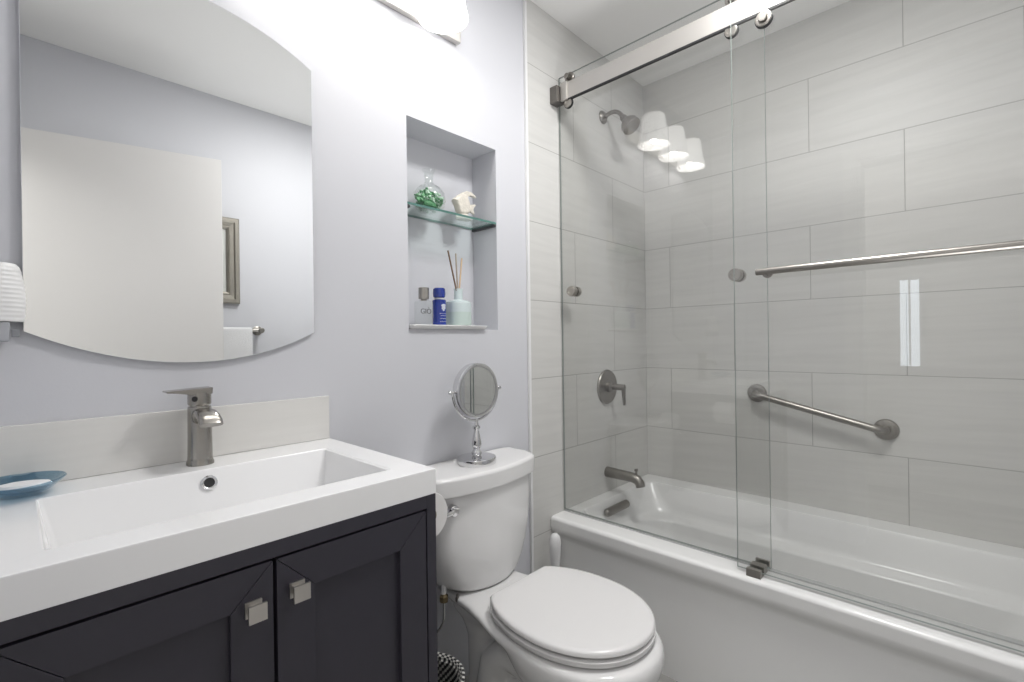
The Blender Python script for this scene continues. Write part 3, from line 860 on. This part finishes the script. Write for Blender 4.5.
# angel fish ornament
fc = V((-1.186, 0.055, 1.5475))
t = thing('fish_ornament', 'white carved angelfish ornament on the niche shelf', 'ornament', fc)
BONE = mat('bisque', (0.70, 0.66, 0.585), 0.55, noise=0.22, scale=55, bump=0.8, bscale=120)
def sheet(out, thick, name, mm):
    """outline in the xz plane swollen to a rounded body"""
    m = MB()
    n = len(out)
    cx_ = sum(p[0] for p in out)/n; cz_ = sum(p[1] for p in out)/n
    lv = [(-1.0, .72), (-.75, .9), (-.3, 1.0), (.3, 1.0), (.75, .9), (1.0, .72)]
    m.loft([[V((fc.x + cx_+(x-cx_)*s, fc.y + yy*thick, fc.z + cz_+(z-cz_)*s)) for x, z in out] for yy, s in lv])
    return m.build(name, mm, t)
bp_ = [(-.052, .062), (-.040, .072), (-.020, .088), (.004, .092), (.012, .078), (.022, .056), (.026, .040), (.018, .026), (.004, .018), (-.010, .014), (-.026, .016), (-.034, .028), (-.040, .044)]
sheet([(x, z) for x, z in bp_], .016, 'body', BONE)
sheet([(-.028, .076), (-.010, .094), (.012, .1045), (.034, .104), (.052, .094), (.058, .088), (.046, .090), (.030, .0915), (.016, .086), (.006, .076)], .006, 'dorsal_fin', BONE)
sheet([(.018, .050), (.032, .060), (.048, .064), (.054, .062), (.044, .052), (.040, .040), (.046, .026), (.036, .028), (.022, .034)], .005, 'tail_fin', BONE)
MB().loft([ell(fc.x-.004, fc.y, .032, .020, fc.z+.0003, 28), ell(fc.x-.004, fc.y, .033, .021, fc.z+.004, 28), ell(fc.x-.004, fc.y, .026, .017, fc.z+.012, 28), ell(fc.x-.006, fc.y, .014, .011, fc.z+.022, 28)]).build('base', BONE, t)

# ------------------------------------------------------------------ toilet
tc_ = -1.280
toi = thing('toilet', 'white two-piece toilet with closed lid between vanity and bathtub', 'toilet', (tc_, -0.38, 0))
# tank: bowed front, narrower towards the bottom
def tank_loop(hw, yb, yf, ys, z, r=0.035, dx=0.013):
    """back at yb, side corners at ys, front bow reaching yf"""
    P = []
    tc_ = -1.280 + dx
    P += [V((tc_+hw-.008, yb, z)), V((tc_+hw, yb-.008, z))]
    # right corner to left corner along the bow
    N_ = 34
    for k in range(N_+1):
        a = -1+2*k/N_
        x = -a*hw
        s = abs(a)
        yy = yf + (ys-yf)*s**2
        if s > 1-r/hw:
            q_ = (s-(1-r/hw))/(r/hw)
            yy += r*0.9*(1-sqrt(max(0, 1-q_*q_)))
        P.append(V((tc_+x, yy, z)))
    P += [V((tc_-hw, yb-.008, z)), V((tc_-hw+.008, yb, z))]
    return P
m = MB()
m.loft([tank_loop(.080, -.035, -.160, -.122, .3735, .05), tank_loop(.110, -.028, -.172, -.127, .375, .05), tank_loop(.132, -.025, -.179, -.130, .381, .05), tank_loop(.152, -.023, -.182, -.130, .393, .05), tank_loop(.174, -.022, -.183, -.130, .421, .05), tank_loop(.193, -.022, -.184, -.130, .470, .045), tank_loop(.205, -.022, -.184, -.130, .52, .045),
        tank_loop(.214, -.022, -.184, -.129, .60, .04), tank_loop(.219, -.022, -.183, -.128, .690, .04)])
m.build('tank', CERAM, toi, ang=50)
m = MB()
def lid_loop(g_, z): return tank_loop(.236+g_, -.016-g_*.2, -.196-g_, -.146-g_, z, .045, 0.0)
m.loft([lid_loop(-.004, .6805), lid_loop(.001, .6815), lid_loop(.002, .686), lid_loop(.003, .724), lid_loop(.001, .7305), lid_loop(-.004, .7340), lid_loop(-.010, .735), lid_loop(-.05, .7353)])
m.build('tank_lid', CERAM, toi, ang=50)
# flush lever on the tank's left front
m = MB()
fl_ = V((-1.437, -.165, .644))
m.lathe([(0.017, 0.0), (0.017, 0.012), (0.014, 0.017), (0.004, 0.018)], fl_, (0, -1, 0))
m.tube([fl_+V((0, -.010, 0)), fl_+V((-.012, -.018, -.001)), fl_+V((-.05, -.020, -.003)), fl_+V((-.062, -.019, -.004))], [.007, .007, .006, .004])
m.build('flush_lever', CHROME, toi)
# bowl: rim oval, belly, waist and rear column in one skin
m = MB()
def bl(cy, rx, ry, z, p=2.2, back=None): return ell(tc_, cy, rx, ry, z, 48, p, back)
m.loft([bl(-.43, .112, .205, 0.0, 2.6, .20), bl(-.43, .112, .205, .012, 2.6, .20), bl(-.43, .100, .185, .05, 2.6, .16), bl(-.445, .092, .165, .12, 2.4, .10), bl(-.46, .098, .165, .18, 2.3, .10), bl(-.465, .125, .185, .235, 2.2, .12),
        bl(-.468, .160, .212, .285, 2.2, .145), bl(-.47, .178, .228, .325, 2.2, .17), bl(-.47, .183, .2315, .352, 2.2, .18), bl(-.47, .182, .228, .370, 2.2, .185), bl(-.47, .174, .218, .380, 2.2, .18)])
# rear column with the outlet, a thin web towards the bowl, and the deck that carries the tank
m.loft([rrect(tc_-.092, tc_+.092, -.34, -.085, .06, 0.0), rrect(tc_-.092, tc_+.092, -.34, -.085, .06, .012), rrect(tc_-.080, tc_+.080, -.26, -.095, .06, .04), rrect(tc_-.076, tc_+.076, -.225, -.10, .055, .10), rrect(tc_-.078, tc_+.078, -.22, -.10, .055, .24), rrect(tc_-.088, tc_+.088, -.235, -.085, .055, .29), rrect(tc_-.105, tc_+.105, -.26, -.06, .05, .325)])
m.loft([rrect(tc_-.050, tc_+.050, -.46, -.15, .02, .01), rrect(tc_-.046, tc_+.046, -.46, -.15, .02, .30)])
for s in (1, -1):
    m.tube([(tc_+s*.040, -.43, .21), (tc_+s*.050, -.36, .235), (tc_+s*.052, -.29, .215), (tc_+s*.050, -.25, .15), (tc_+s*.045, -.235, .03)], [.030, .034, .034, .032, .030], 16)
def deck(g_, z, yb=-.034):
    prf_ = [(yb, .108), (yb-.012, .116), (-.10, .120), (-.18, .127), (-.25, .143), (-.31, .162), (-.37, .174), (-.43, .180), (-.48, .178)]
    return [V((tc_+w+g_, y, z)) for y, w in prf_] + [V((tc_-w-g_, y, z)) for y, w in reversed(prf_)]
m.loft([deck(-.062, .318, -.06), deck(-.030, .332, -.045), deck(-.008, .348), deck(0, .358), deck(0, .366), deck(-.005, .372), deck(-.012, .3735)])
# trapway bulge on both sides
for s in (1, -1):
    m.tube([(tc_+s*.045, -.45, .20), (tc_+s*.060, -.38, .26), (tc_+s*.062, -.30, .262), (tc_+s*.060, -.235, .20), (tc_+s*.058, -.21, .10), (tc_+s*.055, -.21, .0)], [.05, .052, .05, .047, .045, .045], 16)
bw = m.build('bowl', CERAM, toi, ang=180, wn=False)
rm = bw.modifiers.new('fuse', 'REMESH')
rm.mode = 'VOXEL'
rm.voxel_size = 0.006
rm.use_smooth_shade = True
sm = bw.modifiers.new('smooth', 'SMOOTH')
sm.iterations = 24
sm.factor = 0.6
# seat ring, lid, hinge
def so(g_, z, yb=-.268):
    P = ell(tc_+.007, -.460, .182+g_, .217+g_, z-.002, 56, 2.1, .248+g_)
    for p in P: p.y = min(p.y, yb+g_*.5)
    return P
m = MB()
m.loft([so(-.010, .3885), so(-.002, .3895), so(0, .394), so(0, .401), so(-.003, .4035), so(-.016, .4045)])
m.build('seat', SEATM, toi, ang=50)
m = MB()
m.loft([so(-.022, .4085), so(-.005, .4095), so(-.001, .413), so(-.002, .420), so(-.006, .4245), so(-.016, .427), so(-.06, .4285), so(-.12, .4288)])
m.build('seat_lid', SEATM, toi, ang=50)
for s in (-.078, .078):
    m = MB().box(tc_+s-.017, tc_+s+.017, -.272, -.249, .379, .407, .005)
    m.build('hinge', SEATM, toi)
# dark gaskets / tank bolts under the tank
for s in (-.155, .155):
    MB().lathe([(.007, -.010), (.007, 0), (.004, .004), (.004, .012)], (tc_+s*.74, -.135, .368), n=12).build('tank_bolt', NICKELD, toi)

# supply line to the tank
t = thing('water_supply', 'brass and chrome water supply line under the tank beside the cabinet', 'supply line', (-1.47, -0.05, 0.17))
MB().lathe([(0.012, 0), (0.0135, .003), (0.0135, .017), (0.010, .020), (0.008, .024), (0.008, .028)], (-1.418, -.100, .354), n=6).build('coupling_nut', mat('old_brass', (0.24, 0.19, 0.11), 0.35, 0.9, noise=0.2), t)
MB().lathe([(0.008, 0), (0.008, .034)], (-1.418, -.100, .378), n=14).build('shank', PLASTW, t)
MB().tube([(-1.418, -.100, .358), (-1.418, -.100, .320)] + bez((-1.419, -.100, .305), (-1.424, -.098, .275), (-1.458, -.075, .250)) + [(-1.475, -.062, .225), (-1.478, -.060, .185)], .0045, 12).build('riser_tube', CHROME, t)
MB().lathe([(0.028, 0), (0.026, .006), (0.008, .008), (0.008, .045), (0.012, .046), (0.012, .072), (0.007, .074), (0.007, .085), (0.016, .087), (0.016, .095)], (-1.478, -.001, .175), (0, -1, 0)).build('stop_valve', CHROME, t)

# toilet brush in its holder behind the toilet
t = thing('toilet_brush', 'white toilet brush with a bulb topped handle standing beside the bathtub', 'toilet brush', (-0.872, -0.082, 0.02))
MB().lathe([(0.011, .070), (0.012, .15), (0.0125, .20), (0.0135, .24), (0.018, .285), (0.0215, .325), (0.0225, .352), (0.019, .374), (0.010, .384), (0.001, .386)], (-0.872, -0.082, 0.0)).build('handle', PLASTW, t)
MB().lathe([(0.02, .02), (0.032, .03), (0.036, .055), (0.026, .08), (0.008, .085)], (-0.872, -0.082, 0.0), n=24).build('bristle_head', PLASTW, t)
tag(MB().lathe([(0.045, .0005), (0.048, .004), (0.050, .12), (0.052, .125), (0.050, .126), (0.047, .122), (0.043, .012), (0.001, .010)], (-0.872, -0.082, 0.0)).build('brush_holder', PLASTW), 'white round holder of the toilet brush beside the bathtub', 'brush holder')

# toilet paper on the side of the cabinet
tr_ = V((-1.6625, -0.365, 0.748))
t = thing('paper_holder', 'nickel toilet paper holder on the side of the navy cabinet', 'paper holder', (-1.70, -0.33, 0.75))
m = MB()
m.lathe([(0.022, 0), (0.022, .005), (0.008, .008), (0.008, .040)], (VX1+.0005, -0.255, tr_.z), (1, 0, 0))
m.tube([(VX1+.030, -.255, tr_.z), (VX1+.045, -.257, tr_.z), (tr_.x, -.268, tr_.z), (tr_.x, -.372, tr_.z)], .0065)
m.build('arm', NICKEL, t)
t = thing('toilet_paper', 'white toilet paper roll hanging between the cabinet and the toilet', 'toilet paper', (tr_.x, -0.335, tr_.z-.056))
MB().lathe([(0.021, 0), (0.052, 0), (0.053, .002), (0.053, .084), (0.052, .086), (0.021, .086)], (tr_.x, -0.366, tr_.z-.012), (0, 1, 0), 40, False, False).build('roll', PAPER, t)
MB().lathe([(0.021, 0.0), (0.0212, .086), (0.0195, .086), (0.0195, 0.0)], (tr_.x, -0.366, tr_.z-.012), (0, 1, 0), 30, False, False).build('core', CARD, t)

# woven basket on the floor
bc_ = V((-1.588, -0.240, 0))
t = thing('woven_basket', 'black and white woven basket on the floor beside the cabinet', 'basket', bc_)
def weave(name):
    m = bpy.data.materials.new(name)
    m.use_nodes = True
    nt = m.node_tree
    b_ = nt.nodes['Principled BSDF']
    tcn = nt.nodes.new('ShaderNodeTexCoord')
    sp = nt.nodes.new('ShaderNodeSeparateXYZ')
    nt.links.new(tcn.outputs['Object'], sp.inputs[0])
    def mth(op, a, c=None):
        n_ = nt.nodes.new('ShaderNodeMath')
        n_.operation = op
        for i, q_ in enumerate((a, c)):
            if q_ is None: continue
            if isinstance(q_, (int, float)): n_.inputs[i].default_value = q_
            else: nt.links.new(q_, n_.inputs[i])
        return n_.outputs[0]
    ang_ = mth('MULTIPLY', mth('ARCTAN2', sp.outputs['Y'], sp.outputs['X']), 36/(2*pi))
    row = mth('FLOOR', mth('MULTIPLY', sp.outputs['Z'], 1/0.0093))
    fr_ = mth('FRACT', mth('ADD', ang_, mth('MULTIPLY', mth('FLOORED_MODULO', row, 2.0), 0.5)))
    w_ = mth('GREATER_THAN', fr_, 0.55)
    mx = nt.nodes.new('ShaderNodeMix')
    mx.data_type = 'RGBA'
    mx.inputs[6].default_value = (0.02, 0.02, 0.022, 1)
    mx.inputs[7].default_value = (0.62, 0.61, 0.58, 1)
    nt.links.new(w_, mx.inputs[0])
    nt.links.new(mx.outputs[2], b_.inputs['Base Color'])
    b_.inputs['Roughness'].default_value = 0.7
    return m
pr = []
BH, BR = 0.285, 0.098
nrow = 30
for k in range(nrow):
    z = .003 + (BH-.006)*k/nrow
    R = BR*(0.80 + 0.26*sin(pi*(0.12+0.70*k/nrow)))
    for dz_, dr_ in ((0, -.002), (.0026, .001), (.0052, .002), (.0078, .001)): pr.append((R+dr_, z+dz_))
inn = [(r_-.009, z_) for r_, z_ in reversed(pr)]
MB().lathe(pr + [(pr[-1][0]-.004, BH)] + inn + [(.001, .006)], bc_, n=72).build('basket_body', weave('basket_weave'), t, ang=80)
MB().lathe([(pr[-1][0]-.007, BH-.004), (pr[-1][0]-.002, BH+.002), (pr[-1][0]+.004, BH), (pr[-1][0]+.004, BH-.008), (pr[-1][0]-.004, BH-.010)], bc_, n=60, cap0=False, cap1=False).build('rim', weave('rim_weave'), t)

# ------------------------------------------------------------------ make-up mirror on the tank lid
mc = V((-1.279, -0.098, 0.7356))
t = thing('makeup_mirror', 'round chrome tilting make-up mirror on the toilet tank lid', 'make-up mirror', mc)
MB().lathe([(0.060, .0), (0.0615, .002), (0.0615, .017), (0.059, .0205), (0.050, .022), (0.016, .0235), (0.001, .0235)], mc, n=48).build('base', CHROME, t)
MB().lathe([(0.012, .023), (0.016, .028), (0.0165, .035), (0.012, .041), (0.010, .045), (0.0145, .052), (0.0155, .062), (0.012, .082), (0.0085, .100), (0.0075, .104), (0.0125, .110), (0.0125, .116), (0.007, .120), (0.0055, .130), (0.006, .140)], mc, n=28).build('stem', CHROME, t)
zc_ = mc.z + 0.138 + 0.092
ctr_ = V((mc.x, mc.y, zc_))
m = MB()
m.tube([ctr_ + V((0.0945*cos(a), 0, 0.0945*sin(a))) for a in [pi + (pi)*k/32 for k in range(33)]], .0042, 12)
m.build('yoke', CHROME, t)
for s in (1, -1):
    m = MB().cyl(ctr_+V((s*.082, 0, 0)), ctr_+V((s*.100, 0, 0)), .0035, 12)
    m.lathe([(0.001, .098), (.005, .099), (.0065, .103), (.005, .108), (.001, .110)], ctr_, (s, 0, 0), 14)
    m.build('pivot_knob', CHROME, t)
m = MB().lathe([(0.0735, -.0125), (0.0795, -.0135), (0.0855, -.011), (0.0865, 0), (0.0855, .011), (0.0795, .0135), (0.0735, .0125)], ctr_, (0, 1, 0), 56, False, False)
m.build('frame', CHROME, t)
m = MB().lathe([(0.0738, -.0122), (0.0738, .0122)], ctr_, (0, 1, 0), 56)
m.build('mirror_disc', MIRROR, t)

# ------------------------------------------------------------------ opposite wall, seen in the mirror
PX1, PZ0, PZ1 = -1.434, 1.340, 1.800
PX0 = PX1-0.40
t = thing('picture_frame', 'pewter picture frame on the opposite wall, reflected beside the door', 'picture frame', ((PX0+PX1)/2, YS, PZ0))
m = MB()
yw = YS+.0005
fwid = 0.062
def fring(ins, y): return [V((PX0+ins, y, PZ0+ins)), V((PX1-ins, y, PZ0+ins)), V((PX1-ins, y, PZ1-ins)), V((PX0+ins, y, PZ1-ins))]
m.loft([fring(0, yw), fring(0, yw+.018), fring(.006, yw+.024), fring(.022, yw+.024), fring(.028, yw+.017), fring(.046, yw+.014), fring(.052, yw+.019), fring(fwid, yw+.012), fring(fwid, yw+.004)], False, False)
m.build('frame', PEWTER, t, smooth=False)
MB().box(PX0+fwid-.002, PX1-fwid+.002, yw, yw+.006, PZ0+fwid-.002, PZ1-fwid+.002).build('print', PRINT, t)
t = thing('towel_bar', 'nickel towel bar on the opposite wall, reflected at the mirror bottom', 'towel bar', (-1.56, YS, 1.19))
yb_ = YS+.065
MB().cyl((-1.345, yb_, 1.195), (-1.80, yb_, 1.195), .0085).build('bar', NICKELD, t)
for x in (-1.345, -1.80):
    MB().lathe([(0.026, 0), (0.026, .004), (0.012, .010), (0.010, .055), (0.015, .060), (0.015, .073), (0.010, .076)], (x, YS+.0005, 1.195), (0, 1, 0)).build('post', NICKELD, t)
m = MB()
prf = [(yb_-.016, .85), (yb_-.016, 1.19), (yb_-.012, 1.205), (yb_, 1.2105), (yb_+.012, 1.205), (yb_+.017, 1.19), (yb_+.018, .80)]
inn = [(yb_+.010, .80), (yb_+.0095, 1.190), (yb_+.006, 1.2), (yb_, 1.2038), (yb_-.006, 1.2), (yb_-.0095, 1.19), (yb_-.010, .85)]
m.loft([[V((x, y, z)) for y, z in prf+inn] for x in (-1.755, -1.75, -1.40, -1.395)])
tag(m.build('hand_towel', TOWEL), 'white towel hanging over the bar opposite, reflected at the mirror bottom', 'towel')
